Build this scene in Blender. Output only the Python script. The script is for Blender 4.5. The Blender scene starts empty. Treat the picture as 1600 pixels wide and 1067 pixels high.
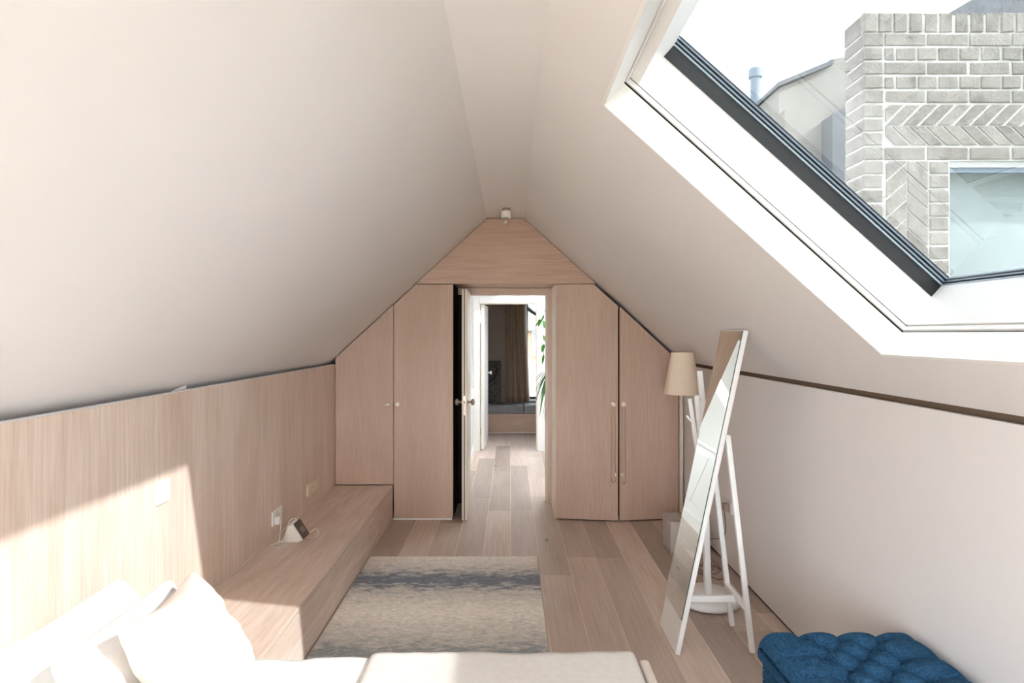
import bpy, bmesh, math, random
from mathutils import Vector, Matrix, noise
random.seed(7)
sc = bpy.context.scene
C = sc.collection
F = 980.0            # focal length in pixels of the 1600 px wide frame
EYE = 1.54

# ------------------------------------------------------------------ camera
cam_d = bpy.data.cameras.new('camera'); cam = bpy.data.objects.new('camera', cam_d); C.objects.link(cam)
cam.location = (0, 0, EYE); cam.rotation_euler = (math.pi/2, 0, 0)
cam_d.sensor_width = 36; cam_d.lens = F/1600*36
cam_d.shift_x = 3/1600; cam_d.shift_y = -12.5/1600
cam_d.clip_start = 0.02; cam_d.clip_end = 500
sc.camera = cam

# ------------------------------------------------------------------ world, sun, exposure
SKY = 8.0
SUN = 19.0
w = bpy.data.worlds.new('sky'); sc.world = w; w.use_nodes = True
nt = w.node_tree; nt.nodes.clear()
out = nt.nodes.new('ShaderNodeOutputWorld'); bg = nt.nodes.new('ShaderNodeBackground')
tc = nt.nodes.new('ShaderNodeTexCoord'); nz = nt.nodes.new('ShaderNodeTexNoise'); rp = nt.nodes.new('ShaderNodeValToRGB')
nz.inputs['Scale'].default_value = 3.2; nz.inputs['Detail'].default_value = 6
nt.links.new(tc.outputs['Generated'], nz.inputs['Vector']); nt.links.new(nz.outputs['Fac'], rp.inputs['Fac'])
rp.color_ramp.elements[0].position = .38; rp.color_ramp.elements[0].color = (.78, .87, .98, 1)
rp.color_ramp.elements[1].position = .60; rp.color_ramp.elements[1].color = (.98, .985, 1.0, 1)
nt.links.new(rp.outputs['Color'], bg.inputs['Color']); bg.inputs['Strength'].default_value = SKY
nt.links.new(bg.outputs[0], out.inputs[0])

sun_d = bpy.data.lights.new('sun', 'SUN'); sun = bpy.data.objects.new('sun', sun_d); C.objects.link(sun)
sun_d.energy = SUN; sun_d.angle = math.radians(0.9); sun_d.color = (1, .98, .955)
sun.rotation_euler = Vector((-1.76, .70, -1.3385)).to_track_quat('-Z', 'Y').to_euler()
sun.location = (6, -3, 8)

vs = sc.view_settings
sc.display_settings.display_device = 'sRGB'
vs.view_transform = 'Standard'; vs.look = 'None'; vs.gamma = 1; vs.use_curve_mapping = False
vs.exposure = 1.48
sc.cycles.use_denoising = True
sc.cycles.max_bounces = 16; sc.cycles.diffuse_bounces = 10; sc.cycles.transparent_max_bounces = 24
sc.cycles.sample_clamp_indirect = 8; sc.cycles.caustics_reflective = False; sc.cycles.caustics_refractive = False

# ------------------------------------------------------------------ materials
def srgb(r, g, b):
    f = lambda c: (c/255/12.92 if c/255 <= .04045 else ((c/255+.055)/1.055)**2.4)
    return (f(r), f(g), f(b), 1)
MATS = {}
def base_mat(name, rough=.5, spec=.3):
    m = bpy.data.materials.new(name); m.use_nodes = True
    p = m.node_tree.nodes['Principled BSDF']
    p.inputs['Roughness'].default_value = rough; p.inputs['Specular IOR Level'].default_value = spec
    MATS[name] = m
    return m, m.node_tree, p
def N(t, kind, **kw):
    n = t.nodes.new(kind)
    for k, v in kw.items(): setattr(n, k, v)
    return n
def coords(t, scale, rand=0):
    tcn = N(t, 'ShaderNodeTexCoord'); mp = N(t, 'ShaderNodeMapping'); mp.inputs['Scale'].default_value = scale
    src = tcn.outputs['Object']
    if rand:
        oi = N(t, 'ShaderNodeObjectInfo'); ml = N(t, 'ShaderNodeMath', operation='MULTIPLY'); ml.inputs[1].default_value = rand
        ad = N(t, 'ShaderNodeVectorMath', operation='ADD')
        t.links.new(oi.outputs['Random'], ml.inputs[0]); t.links.new(ml.outputs[0], ad.inputs[1]); t.links.new(src, ad.inputs[0]); src = ad.outputs[0]
    t.links.new(src, mp.inputs['Vector'])
    return mp.outputs['Vector']
def plain(name, col, rough=.6, spec=.25, var=.03, nscale=6, bump=0, bscale=200):
    m, t, p = base_mat(name, rough, spec)
    v = coords(t, (1, 1, 1))
    n = N(t, 'ShaderNodeTexNoise'); n.inputs['Scale'].default_value = nscale; n.inputs['Detail'].default_value = 4
    r = N(t, 'ShaderNodeValToRGB')
    c = srgb(*col)
    r.color_ramp.elements[0].position = .35; r.color_ramp.elements[1].position = .65
    r.color_ramp.elements[0].color = tuple(x*(1-var) for x in c[:3])+(1,)
    r.color_ramp.elements[1].color = tuple(min(1, x*(1+var)) for x in c[:3])+(1,)
    t.links.new(v, n.inputs['Vector']); t.links.new(n.outputs['Fac'], r.inputs['Fac']); t.links.new(r.outputs['Color'], p.inputs['Base Color'])
    if bump:
        n2 = N(t, 'ShaderNodeTexNoise'); n2.inputs['Scale'].default_value = bscale; n2.inputs['Detail'].default_value = 3
        b = N(t, 'ShaderNodeBump'); b.inputs['Strength'].default_value = bump; b.inputs['Distance'].default_value = .004
        t.links.new(v, n2.inputs['Vector']); t.links.new(n2.outputs['Fac'], b.inputs['Height']); t.links.new(b.outputs[0], p.inputs['Normal'])
    return m
def wood(name, axis, dark, mid, light, rough=.5, fine=90, coarse=7, rand=0, toneamt=.0, knots=False, stretch=.035):
    m, t, p = base_mat(name, rough, .25)
    k = {'x': 0, 'y': 1, 'z': 2}[axis]
    s = [1, 1, 1]; s[k] = stretch
    v = coords(t, tuple(s), rand)
    n1 = N(t, 'ShaderNodeTexNoise'); n1.inputs['Scale'].default_value = fine; n1.inputs['Detail'].default_value = 5; n1.inputs['Roughness'].default_value = .65
    s2 = [1, 1, 1]; s2[k] = .16
    v2 = coords(t, tuple(s2), rand)
    n2 = N(t, 'ShaderNodeTexNoise'); n2.inputs['Scale'].default_value = coarse; n2.inputs['Detail'].default_value = 4; n2.inputs['Distortion'].default_value = .8
    t.links.new(v, n1.inputs['Vector']); t.links.new(v2, n2.inputs['Vector'])
    mx = N(t, 'ShaderNodeMath', operation='MULTIPLY_ADD'); mx.inputs[1].default_value = .55
    ml = N(t, 'ShaderNodeMath', operation='MULTIPLY'); ml.inputs[1].default_value = .45
    t.links.new(n2.outputs['Fac'], ml.inputs[0]); t.links.new(n1.outputs['Fac'], mx.inputs[0]); t.links.new(ml.outputs[0], mx.inputs[2])
    r = N(t, 'ShaderNodeValToRGB'); cr = r.color_ramp
    cr.elements[0].position = .36; cr.elements[0].color = srgb(*dark)
    cr.elements[1].position = .64; cr.elements[1].color = srgb(*light)
    e = cr.elements.new(.5); e.color = srgb(*mid)
    t.links.new(mx.outputs[0], r.inputs['Fac'])
    col = r.outputs['Color']
    if knots:
        vk = coords(t, (2.2, .9, 1), rand)
        vo = N(t, 'ShaderNodeTexVoronoi'); vo.inputs['Scale'].default_value = 1.7
        t.links.new(vk, vo.inputs['Vector'])
        mr = N(t, 'ShaderNodeMapRange'); mr.inputs['From Min'].default_value = .02; mr.inputs['From Max'].default_value = .075; mr.inputs['To Min'].default_value = .45; mr.inputs['To Max'].default_value = 1
        t.links.new(vo.outputs['Distance'], mr.inputs['Value'])
        mk = N(t, 'ShaderNodeMix', data_type='RGBA', blend_type='MULTIPLY'); mk.inputs['Factor'].default_value = 1
        t.links.new(col, mk.inputs[6]); t.links.new(mr.outputs[0], mk.inputs[7]); col = mk.outputs[2]
    if toneamt:
        oi = N(t, 'ShaderNodeObjectInfo')
        mr = N(t, 'ShaderNodeMapRange'); mr.inputs['To Min'].default_value = 1-toneamt; mr.inputs['To Max'].default_value = 1+toneamt*.5
        t.links.new(oi.outputs['Random'], mr.inputs['Value'])
        mk = N(t, 'ShaderNodeMix', data_type='RGBA', blend_type='MULTIPLY'); mk.inputs['Factor'].default_value = 1
        t.links.new(col, mk.inputs[6]); t.links.new(mr.outputs[0], mk.inputs[7]); col = mk.outputs[2]
    t.links.new(col, p.inputs['Base Color'])
    b = N(t, 'ShaderNodeBump'); b.inputs['Strength'].default_value = .12; b.inputs['Distance'].default_value = .002
    t.links.new(n1.outputs['Fac'], b.inputs['Height']); t.links.new(b.outputs[0], p.inputs['Normal'])
    return m
def glass_mat(name, tint=(.92, .95, .95), ior=1.5):
    m = bpy.data.materials.new(name); m.use_nodes = True; t = m.node_tree; t.nodes.clear()
    o = N(t, 'ShaderNodeOutputMaterial'); mix = N(t, 'ShaderNodeMixShader'); tr = N(t, 'ShaderNodeBsdfTransparent'); gl = N(t, 'ShaderNodeBsdfGlossy'); lw = N(t, 'ShaderNodeLayerWeight')
    tr.inputs['Color'].default_value = tint+(1,); gl.inputs['Roughness'].default_value = 0.0; lw.inputs['Blend'].default_value = .5
    pw = N(t, 'ShaderNodeMath', operation='POWER'); pw.inputs[1].default_value = 5; t.links.new(lw.outputs['Facing'], pw.inputs[0])
    f0 = ((ior-1)/(ior+1))**2; fr = N(t, 'ShaderNodeMath', operation='MULTIPLY_ADD'); fr.inputs[1].default_value = 1-f0; fr.inputs[2].default_value = f0; t.links.new(pw.outputs[0], fr.inputs[0])
    t.links.new(fr.outputs[0], mix.inputs[0]); t.links.new(tr.outputs[0], mix.inputs[1]); t.links.new(gl.outputs[0], mix.inputs[2]); t.links.new(mix.outputs[0], o.inputs[0])
    return m

WALLP = plain('warm_white_paint', (230, 228, 228), .75, .15, .012, 1.5)
WHITE = plain('white_lacquer', (236, 236, 235), .4, .3, .008)
CREAM = plain('cream_paint', (229, 220, 206), .5, .3, .02)
PANEL_Z = wood('limed_oak_vertical', 'z', (208, 186, 170), (222, 203, 189), (236, 221, 210), fine=110, coarse=3.5)
DOOR_Z = wood('oak_door_veneer', 'z', (186, 160, 143), (196, 170, 153), (206, 181, 165), fine=110, coarse=4, stretch=.04)
OAK_X = wood('oak_horizontal', 'x', (188, 158, 140), (200, 172, 154), (210, 185, 168), fine=60, coarse=6, stretch=.05)
BENCH_Y = wood('limed_oak_bench', 'y', (204, 182, 167), (217, 197, 183), (230, 213, 201), fine=55, coarse=6, stretch=.06)
PLANK = wood('oak_floor_plank', 'y', (194, 174, 160), (206, 187, 174), (217, 200, 188), rough=.42, fine=70, coarse=5, rand=40, toneamt=.32, knots=True)
JOINT = plain('pale_joint_filler', (226, 211, 197), .8, .1)
FRAMEP = plain('taupe_frame_paint', (206, 184, 168), .5, .3, .02)
BLACK = plain('black_gasket', (26, 26, 27), .35, .5, .1)
DARKGAP = plain('dark_parts_and_gap_shade', (40, 34, 30), .8, .1)  # dark parts, and shade painted behind the wall and door gaps
GREYMETAL = plain('grey_aluminium', (150, 164, 176), .35, .5, .03)
GLASS = glass_mat('solar_control_glass', (.295, .304, .307), 1.6)
CLEAR = glass_mat('clear_glass')
m, t, p = base_mat('mirror_silver', .0); p.inputs['Metallic'].default_value = 1; p.inputs['Base Color'].default_value = (.84, .88, .85, 1); MIRROR = m
GREEN_EDGE = plain('glass_edge_green', (60, 92, 82), .2, .5)
LINEN = plain('white_linen', (226, 225, 223), .9, .05, .02, 30, .25, 400)
BLANKET = plain('oatmeal_linen', (220, 214, 208), .9, .05, .03, 40, .4, 500)
CUSHION = plain('blush_linen', (228, 216, 208), .9, .05, .02, 30, .25, 400)
UPH = plain('beige_upholstery', (228, 214, 204), .9, .05, .03, 60, .3, 500)
SHADE = plain('cream_lamp_shade', (236, 220, 200), .85, .1, .02, 60, .1, 400)
CONC = plain('concrete', (190, 184, 180), .8, .1, .1, 14, .2, 90)
PLASTIC = plain('white_plastic', (238, 236, 232), .35, .4, .01)
IVORY = plain('ivory_plastic', (226, 214, 194), .4, .4, .02)
KNOB = plain('cream_ceramic', (240, 228, 212), .35, .4, .02)
BRASS = plain('dull_gold_beads', (176, 142, 104), .4, .5, .1, 80)
METALKNOB = plain('satin_nickel', (176, 160, 146), .35, .6, .03); MATS['satin_nickel'].node_tree.nodes['Principled BSDF'].inputs['Metallic'].default_value = .6
CABLE = plain('grey_cable', (120, 105, 95), .5, .3)
SCREEN = plain('dark_screen', (74, 62, 52), .3, .4)
LCD = plain('lcd_grey', (128, 118, 106), .3, .4)
LEAF = plain('leaf_green', (70, 128, 44), .5, .3, .25, 20)
LEAFD = plain('leaf_deep_green', (52, 96, 48), .5, .3, .25, 20)
POT = plain('pale_pot', (212, 206, 198), .6, .2)
GREIGE = plain('greige_paint', (150, 138, 126), .8, .1, .02)
CURT = plain('taupe_curtain', (150, 132, 114), .95, .05, .08, 20)
LINING = plain('white_curtain_lining', (236, 236, 234), .9, .05)
SLATEM = plain('slate', (124, 127, 131), .6, .3, .12, 5)
RENDER = plain('pale_render', (176, 172, 164), .85, .1, .05, 2)
MORTAR = plain('white_mortar', (228, 226, 220), .9, .05, .04, 12, .5, 60)
GROUND = plain('garden_ground', (120, 122, 104), .9, .05, .15, .6)
ROOFSK = plain('roof_membrane', (96, 96, 98), .8, .1)
# brick: whitewashed grey, tone per brick, dark weather stains
m, t, p = base_mat('whitewashed_brick', .9, .1); BRICK = m
v = coords(t, (1, 1, 1), 30)
n = N(t, 'ShaderNodeTexNoise'); n.inputs['Scale'].default_value = 9; n.inputs['Detail'].default_value = 8; n.inputs['Roughness'].default_value = .7
r = N(t, 'ShaderNodeValToRGB'); r.color_ramp.elements[0].position = .28; r.color_ramp.elements[0].color = srgb(122, 120, 116)
r.color_ramp.elements[1].position = .62; r.color_ramp.elements[1].color = srgb(178, 173, 165); e = r.color_ramp.elements.new(.45); e.color = srgb(162, 157, 149)
oi = N(t, 'ShaderNodeObjectInfo'); mr = N(t, 'ShaderNodeMapRange'); mr.inputs['To Min'].default_value = .86; mr.inputs['To Max'].default_value = 1.08
mk = N(t, 'ShaderNodeMix', data_type='RGBA', blend_type='MULTIPLY'); mk.inputs['Factor'].default_value = 1
t.links.new(v, n.inputs['Vector']); t.links.new(n.outputs['Fac'], r.inputs['Fac']); t.links.new(oi.outputs['Random'], mr.inputs['Value'])
t.links.new(r.outputs['Color'], mk.inputs[6]); t.links.new(mr.outputs[0], mk.inputs[7]); t.links.new(mk.outputs[2], p.inputs['Base Color'])
b = N(t, 'ShaderNodeBump'); b.inputs['Strength'].default_value = .8; b.inputs['Distance'].default_value = .006
n3 = N(t, 'ShaderNodeTexNoise'); n3.inputs['Scale'].default_value = 70; n3.inputs['Detail'].default_value = 5
t.links.new(v, n3.inputs['Vector']); t.links.new(n3.outputs['Fac'], b.inputs['Height']); t.links.new(b.outputs[0], p.inputs['Normal'])
# rug: cross bands of cream, grey and ink blue, broken by streaky noise
m, t, p = base_mat('ombre_rug', .95, .05); RUGM = m
tcn = N(t, 'ShaderNodeTexCoord'); sx = N(t, 'ShaderNodeSeparateXYZ'); t.links.new(tcn.outputs['Object'], sx.inputs[0])
va = coords(t, (2.0, 5, 1)); na = N(t, 'ShaderNodeTexNoise'); na.inputs['Scale'].default_value = 4.6; na.inputs['Detail'].default_value = 10; na.inputs['Roughness'].default_value = .8
t.links.new(va, na.inputs['Vector'])
md = N(t, 'ShaderNodeMath', operation='MULTIPLY_ADD'); md.inputs[1].default_value = .40
mz = N(t, 'ShaderNodeMapRange'); mz.inputs['From Min'].default_value = .28; mz.inputs['From Max'].default_value = .72; t.links.new(na.outputs['Fac'], mz.inputs['Value']); t.links.new(mz.outputs[0], md.inputs[0]); t.links.new(sx.outputs['Y'], md.inputs[2])
mr = N(t, 'ShaderNodeMapRange'); mr.inputs['From Min'].default_value = 2.2-3.2+.20; mr.inputs['From Max'].default_value = 4.3-3.2+.20; t.links.new(md.outputs[0], mr.inputs['Value'])
r = N(t, 'ShaderNodeValToRGB'); cr = r.color_ramp
cr.elements[0].position = 0; cr.elements[0].color = srgb(200, 206, 204)
cr.elements[1].position = 1; cr.elements[1].color = srgb(234, 228, 220)
for pos, col in ((.28, (214, 212, 208)), (.37, (150, 157, 160)), (.42, (198, 197, 192)), (.50, (228, 223, 216)), (.59, (250, 245, 237)), (.67, (230, 224, 216)), (.73, (204, 202, 198)), (.78, (128, 134, 146)), (.825, (132, 137, 147)), (.875, (198, 197, 194)), (.93, (224, 218, 210))):
    e = cr.elements.new(pos); e.color = srgb(*col)
t.links.new(mr.outputs[0], r.inputs['Fac'])
vb = coords(t, (6, 20, 1)); nb = N(t, 'ShaderNodeTexNoise'); nb.inputs['Scale'].default_value = 5; nb.inputs['Detail'].default_value = 6; nb.inputs['Roughness'].default_value = .8; t.links.new(vb, nb.inputs['Vector'])
mr2 = N(t, 'ShaderNodeMapRange'); mr2.inputs['From Min'].default_value = .3; mr2.inputs['From Max'].default_value = .7; mr2.inputs['To Min'].default_value = .68; mr2.inputs['To Max'].default_value = 1.34; t.links.new(nb.outputs['Fac'], mr2.inputs['Value'])
mk = N(t, 'ShaderNodeMix', data_type='RGBA', blend_type='MULTIPLY'); mk.inputs['Factor'].default_value = 1; t.links.new(r.outputs['Color'], mk.inputs[6]); t.links.new(mr2.outputs[0], mk.inputs[7]); t.links.new(mk.outputs[2], p.inputs['Base Color'])
b = N(t, 'ShaderNodeBump'); b.inputs['Strength'].default_value = .5; b.inputs['Distance'].default_value = .004; t.links.new(nb.outputs['Fac'], b.inputs['Height']); t.links.new(b.outputs[0], p.inputs['Normal'])
# woven blue linen
m, t, p = base_mat('blue_weave', .9, .08); BLUE = m
v = coords(t, (1, 1, 1)); v1 = coords(t, (14, 160, 160)); v2 = coords(t, (160, 14, 160))
n1 = N(t, 'ShaderNodeTexNoise'); n1.inputs['Scale'].default_value = 2.5; n2 = N(t, 'ShaderNodeTexNoise'); n2.inputs['Scale'].default_value = 2.5
t.links.new(v1, n1.inputs['Vector']); t.links.new(v2, n2.inputs['Vector'])
ad = N(t, 'ShaderNodeMath', operation='ADD'); t.links.new(n1.outputs['Fac'], ad.inputs[0]); t.links.new(n2.outputs['Fac'], ad.inputs[1])
r = N(t, 'ShaderNodeValToRGB'); r.color_ramp.elements[0].position = .7; r.color_ramp.elements[0].color = srgb(30, 62, 88); r.color_ramp.elements[1].position = 1; r.color_ramp.elements[1].color = srgb(54, 96, 134)
mh = N(t, 'ShaderNodeMath', operation='MULTIPLY'); mh.inputs[1].default_value = .85; t.links.new(ad.outputs[0], mh.inputs[0]); t.links.new(mh.outputs[0], r.inputs['Fac']); t.links.new(r.outputs['Color'], p.inputs['Base Color'])
b = N(t, 'ShaderNodeBump'); b.inputs['Strength'].default_value = .3; b.inputs['Distance'].default_value = .002; t.links.new(ad.outputs[0], b.inputs['Height']); t.links.new(b.outputs[0], p.inputs['Normal'])

# ------------------------------------------------------------------ geometry helpers
class MB:
    def __init__(s): s.v = []; s.f = []
    def add(s, vs_, fs): o = len(s.v); s.v += [tuple(q) for q in vs_]; s.f += [tuple(i+o for i in q) for q in fs]; return s
    def box(s, x0, x1, y0, y1, z0, z1):
        return s.add([(x0,y0,z0),(x1,y0,z0),(x1,y1,z0),(x0,y1,z0),(x0,y0,z1),(x1,y0,z1),(x1,y1,z1),(x0,y1,z1)],
                     [(0,3,2,1),(4,5,6,7),(0,1,5,4),(1,2,6,5),(2,3,7,6),(3,0,4,7)])
    def prism(s, poly, d):               # poly: 3D points of one planar face, d: extrusion vector
        n = len(poly); P = [Vector(q) for q in poly]; d = Vector(d)
        nrm = sum(((P[i]-P[0]).cross(P[i+1]-P[0]) for i in range(1, n-1)), Vector())
        if nrm.dot(d) > 0: P = P[::-1]
        return s.add(P+[q+d for q in P], [tuple(range(n)), tuple(range(2*n-1, n-1, -1))]+[(i, i+n, (i+1) % n+n, (i+1) % n)[::1] for i in range(n)])
    def bar(s, a, b, wd, ht, up=(0,0,1)):
        a = Vector(a); b = Vector(b); d = (b-a).normalized(); u = Vector(up); sd = d.cross(u).normalized(); u = sd.cross(d).normalized()
        q = [a+sd*(i*wd/2)+u*(j*ht/2) for i, j in ((-1,-1),(1,-1),(1,1),(-1,1))]
        return s.prism(q, b-a)
    def tube(s, pts, r, n=10, cap=True):
        pts = [Vector(q) for q in pts]; rs = r if isinstance(r, (list, tuple)) else [r]*len(pts)
        o = len(s.v); ref = None
        for i, q in enumerate(pts):
            d = (pts[min(i+1, len(pts)-1)]-pts[max(i-1, 0)]).normalized()
            if ref is None: ref = d.orthogonal().normalized()
            ref = (ref-d*ref.dot(d)).normalized(); sd = d.cross(ref)
            for k in range(n):
                a = 2*math.pi*k/n; s.v.append(tuple(q+ref*(math.cos(a)*rs[i])+sd*(math.sin(a)*rs[i])))
        for i in range(len(pts)-1):
            for k in range(n): s.f.append((o+i*n+k, o+i*n+(k+1) % n, o+(i+1)*n+(k+1) % n, o+(i+1)*n+k))
        if cap: s.f.append(tuple(o+k for k in range(n))[::-1]); s.f.append(tuple(o+(len(pts)-1)*n+k for k in range(n)))
        return s
    def lathe(s, prof, c, axis=(0,0,1), n=32):   # prof: (radius, height) pairs
        A = Vector(axis).normalized(); u = A.orthogonal().normalized(); wv = A.cross(u); c = Vector(c); o = len(s.v)
        for r_, h in prof:
            for k in range(n):
                a = 2*math.pi*k/n; s.v.append(tuple(c+A*h+(u*math.cos(a)+wv*math.sin(a))*max(r_, 1e-5)))
        for i in range(len(prof)-1):
            for k in range(n): s.f.append((o+i*n+k, o+i*n+(k+1) % n, o+(i+1)*n+(k+1) % n, o+(i+1)*n+k))
        s.f.append(tuple(o+k for k in range(n))[::-1]); s.f.append(tuple(o+(len(prof)-1)*n+k for k in range(n)))
        return s
    def grid(s, fn, nu, nv, closed=False):
        o = len(s.v)
        for i in range(nu+1):
            for j in range(nv+1): s.v.append(tuple(fn(i/nu, j/nv)))
        for i in range(nu):
            for j in range(nv):
                a = o+i*(nv+1)+j; s.f.append((a, a+nv+1, a+nv+2, a+1))
        return s
    def build(s, name, mat, parent=None, bevel=0, smooth=False, seg=2, weld=False):
        off = Vector(parent.get('_w', (0,0,0))) if parent else Vector()
        me = bpy.data.meshes.new(name); me.from_pydata([tuple(Vector(q)-off) for q in s.v], [], s.f); me.update()
        bm = bmesh.new(); bm.from_mesh(me)
        if weld: bmesh.ops.remove_doubles(bm, verts=bm.verts, dist=1e-5)
        bmesh.ops.recalc_face_normals(bm, faces=bm.faces); bm.to_mesh(me); bm.free()
        if smooth:
            for q in me.polygons: q.use_smooth = True
        me.materials.append(mat)
        o = bpy.data.objects.new(name, me); C.objects.link(o)
        if parent: o.parent = parent
        o['_w'] = tuple(off)
        if bevel:
            b_ = o.modifiers.new('bevel', 'BEVEL'); b_.width = bevel; b_.segments = seg; b_.limit_method = 'ANGLE'; b_.angle_limit = math.radians(40)
        return o
def tag(o, label=None, cat=None, group=None, kind=None):
    if label: o['label'] = label
    if cat: o['category'] = cat
    if group: o['group'] = group
    if kind: o['kind'] = kind
    return o
def thing(name, loc, label, cat, group=None):
    o = bpy.data.objects.new(name, None); C.objects.link(o); o.location = loc; o['_w'] = tuple(loc); o.empty_display_size = .1
    return tag(o, label, cat, group)
def struct(o, label=None):
    o['kind'] = 'structure'
    if label: o['label'] = label
    return o
def struct_root(name, loc, label):
    o = bpy.data.objects.new(name, None); C.objects.link(o); o.location = loc; o['_w'] = tuple(loc); o['kind'] = 'structure'; o['label'] = label
    return o
def B(*a): return MB().box(*a)

# ------------------------------------------------------------------ key dimensions
D = 5.185                       # wardrobe front / gable plane
XL, XR = -1.45, 1.445           # faces of the two low walls
YB = -2.2                       # rear wall
CL, CRX, CZ = -.1905, .113, 2.495
SL = (CZ-1.347)/(1.447-.1905)   # left pitch
SR = .897                       # right pitch
zl = lambda x: CZ-SL*(CL-x)
zr = lambda x: CZ-SR*(x-CRX)
YE = 5.80                       # where the bedroom roof ends

# ------------------------------------------------------------------ floor and planks
fl = struct(B(-1.75, 1.75, YB-.1, 10.4, -.2, -.0018).build('floor', JOINT), 'pale oak plank floor running from the bedroom through the hall')
PW, x0p = .194, .005
for k in range(-8, 8):
    xa, xb = x0p+k*PW, x0p+(k+1)*PW
    if xb < -1.5 or xa > 1.5: continue
    y = YB+random.uniform(-1.6, 0)
    while y < 10.2:
        L = random.uniform(1.5, 2.3); ya, yb = max(y, YB), min(y+L, 10.25); y += L
        if yb-ya < .05: continue
        B(xa+.0026, xb-.0026, ya+.0014, yb-.0014, -.014, random.uniform(-.0006, 0)).build('plank', PLANK, fl)

# ------------------------------------------------------------------ bedroom shell
# low oak-clad wall on the left with a shadow gap behind its top edge
wl = struct(B(XL-.028, XL, YB, D+.03, .0, 1.283).build('wall_left', PANEL_Z, bevel=.003), 'limed oak panelled low wall under the left slope')
B(XL-.028, XL+.001, YB, D-.004, 1.2832, 1.2862).build('panel_edge', WALLP, wl)
B(-1.62, -1.55, YB, YE+.05, -.1, 1.24).build('backing', WALLP, wl)
wr = struct(B(XR, XR+.03, YB, D+.3, .012, 1.281).build('wall_right', WALLP, bevel=.003), 'smooth warm white low wall under the right slope')
B(1.535, 1.62, YB, YE+.05, -.1, 1.24).build('backing', DARKGAP, wr)  # dark colour paints the shade inside the gap above the wall
B(XR+.006, XR+.03, YB, D+.3, 0, .012).build('floor_gap', DARKGAP, wr)
# ceilings
ceil = struct(B(CL, CRX, YB, YE, CZ, CZ+.25).build('ceiling', WALLP), 'flat narrow ceiling strip at the ridge')
XLL = -1.75
dl = Vector((-1, 0, -SL)).normalized(); nl = Vector((-SL, 0, 1)).normalized(); OL = Vector((CL, 0, CZ)); LL = math.sqrt(1+SL*SL)
def lbox(mb, u0, u1, y0, y1, t0, t1):
    g_ = lambda u, t_: OL+dl*u+nl*t_+Vector((0, y0, 0))
    return mb.prism([g_(u0, t0), g_(u1, t0), g_(u1, t1), g_(u0, t1)], (0, y1-y0, 0))
ULE = (CL-XLL)*LL
mb = MB(); lbox(mb, 0, ULE, YB, YE, 0, .25)
struct(mb.build('ceiling_left', WALLP), 'left sloping attic ceiling in warm white')
# right slope in slope coordinates: q(u,y,t)
du = Vector((1, 0, -SR)).normalized(); nr = Vector((SR, 0, 1)).normalized(); O = Vector((CRX, 0, CZ))
def q(u, y, t): return O+du*u+Vector((0, y, 0))+nr*t
def sbox(mb, u0, u1, y0, y1, t0, t1):
    return mb.prism([q(u0,y0,t0), q(u1,y0,t0), q(u1,y0,t1), q(u0,y0,t1)], (0, y1-y0, 0))
LU = math.sqrt(1+SR*SR)
UA, UB_, YN, YF = (.310-CRX)*LU, (1.263-CRX)*LU, .25, 2.125
UE = (1.75-CRX)*LU
TH = .30
mb = MB()
sbox(mb, -.0, UA, YB, YE, 0, TH); sbox(mb, UB_, UE, YB, YE, 0, TH)
sbox(mb, UA, UB_, YB, YN, 0, TH); sbox(mb, UA, UB_, YF, YE, 0, TH)
struct(mb.build('ceiling_right', WALLP), 'right sloping attic ceiling with a large rooflight')
struct(sbox(MB(), (1.437-CRX)*LU, (1.52-CRX)*LU, YB, D-.01, -.001, .002).build('shade_strip_1', plain('painted_shade_brown', (116, 100, 87), .9, .05)), 'dark strip painted as the shade where the right wall meets the slope')  # flat dark strip that paints the shade along the wall top
# ------------------------------------------------------------------ rooflight
sk = struct_root('window_1', q(UB_, YF, 0), 'large rooflight with white lining and black gasket in the right slope')
e_ = .004
def ring(mb, i, t0, t1, wd):        # frame lying in the opening, inner face inset by i, wd wide
    u0, u1, y0, y1 = UA+i, UB_-i, YN+i, YF-i
    sbox(mb, u0, u1, y1-wd, y1, t0, t1); sbox(mb, u0, u1, y0, y0+wd, t0, t1)
    sbox(mb, u0, u0+wd, y0+wd, y1-wd, t0, t1); sbox(mb, u1-wd, u1, y0+wd, y1-wd, t0, t1)
    return mb
ring(MB(), 0, -.003, .098, .012).build('lining', WHITE, sk)
ring(MB(), 0, .098, .106, .006).build('shadow_gap', DARKGAP, sk)
ring(MB(), 0, .106, .122, .016).build('bead', WHITE, sk, bevel=.002)
ring(MB(), 0, .122, .126, .009).build('shadow_gap', DARKGAP, sk)
for nm, a, t1_ in (('sash_side', (UA, UB_, YF-.015, YF), .252), ('sash_side', (UA, UB_, YN, YN+.015), .252), ('sash_head', (UA, UA+.052, YN+.015, YF-.015), .30), ('sash_sill', (UB_-.02, UB_, YN+.015, YF-.015), .30)):
    sbox(MB(), a[0], a[1], a[2], a[3], .126, t1_).build(nm, WHITE, sk)
ring(MB(), 0, .252, .300, .018).build('gasket', BLACK, sk)
for i_, (mt_, wd_) in enumerate(((GREYMETAL, .022), (BLACK, .019), (GREYMETAL, .024), (BLACK, .021), (GREYMETAL, .026))): ring(MB(), 0, .300+.006*i_, .306+.006*i_, wd_).build('spacer', mt_, sk)
ring(MB(), -.06, .331, .345, .068).build('outer_frame', BLACK, sk)
for nm, tt in (('pane', .308), ('pane', .328)):
    MB().add([q(UA+.012, YN+.012, tt), q(UB_-.012, YN+.012, tt), q(UB_-.012, YF-.012, tt), q(UA+.012, YF-.012, tt)], [(0, 1, 2, 3)]).build(nm, GLASS, sk)

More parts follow.
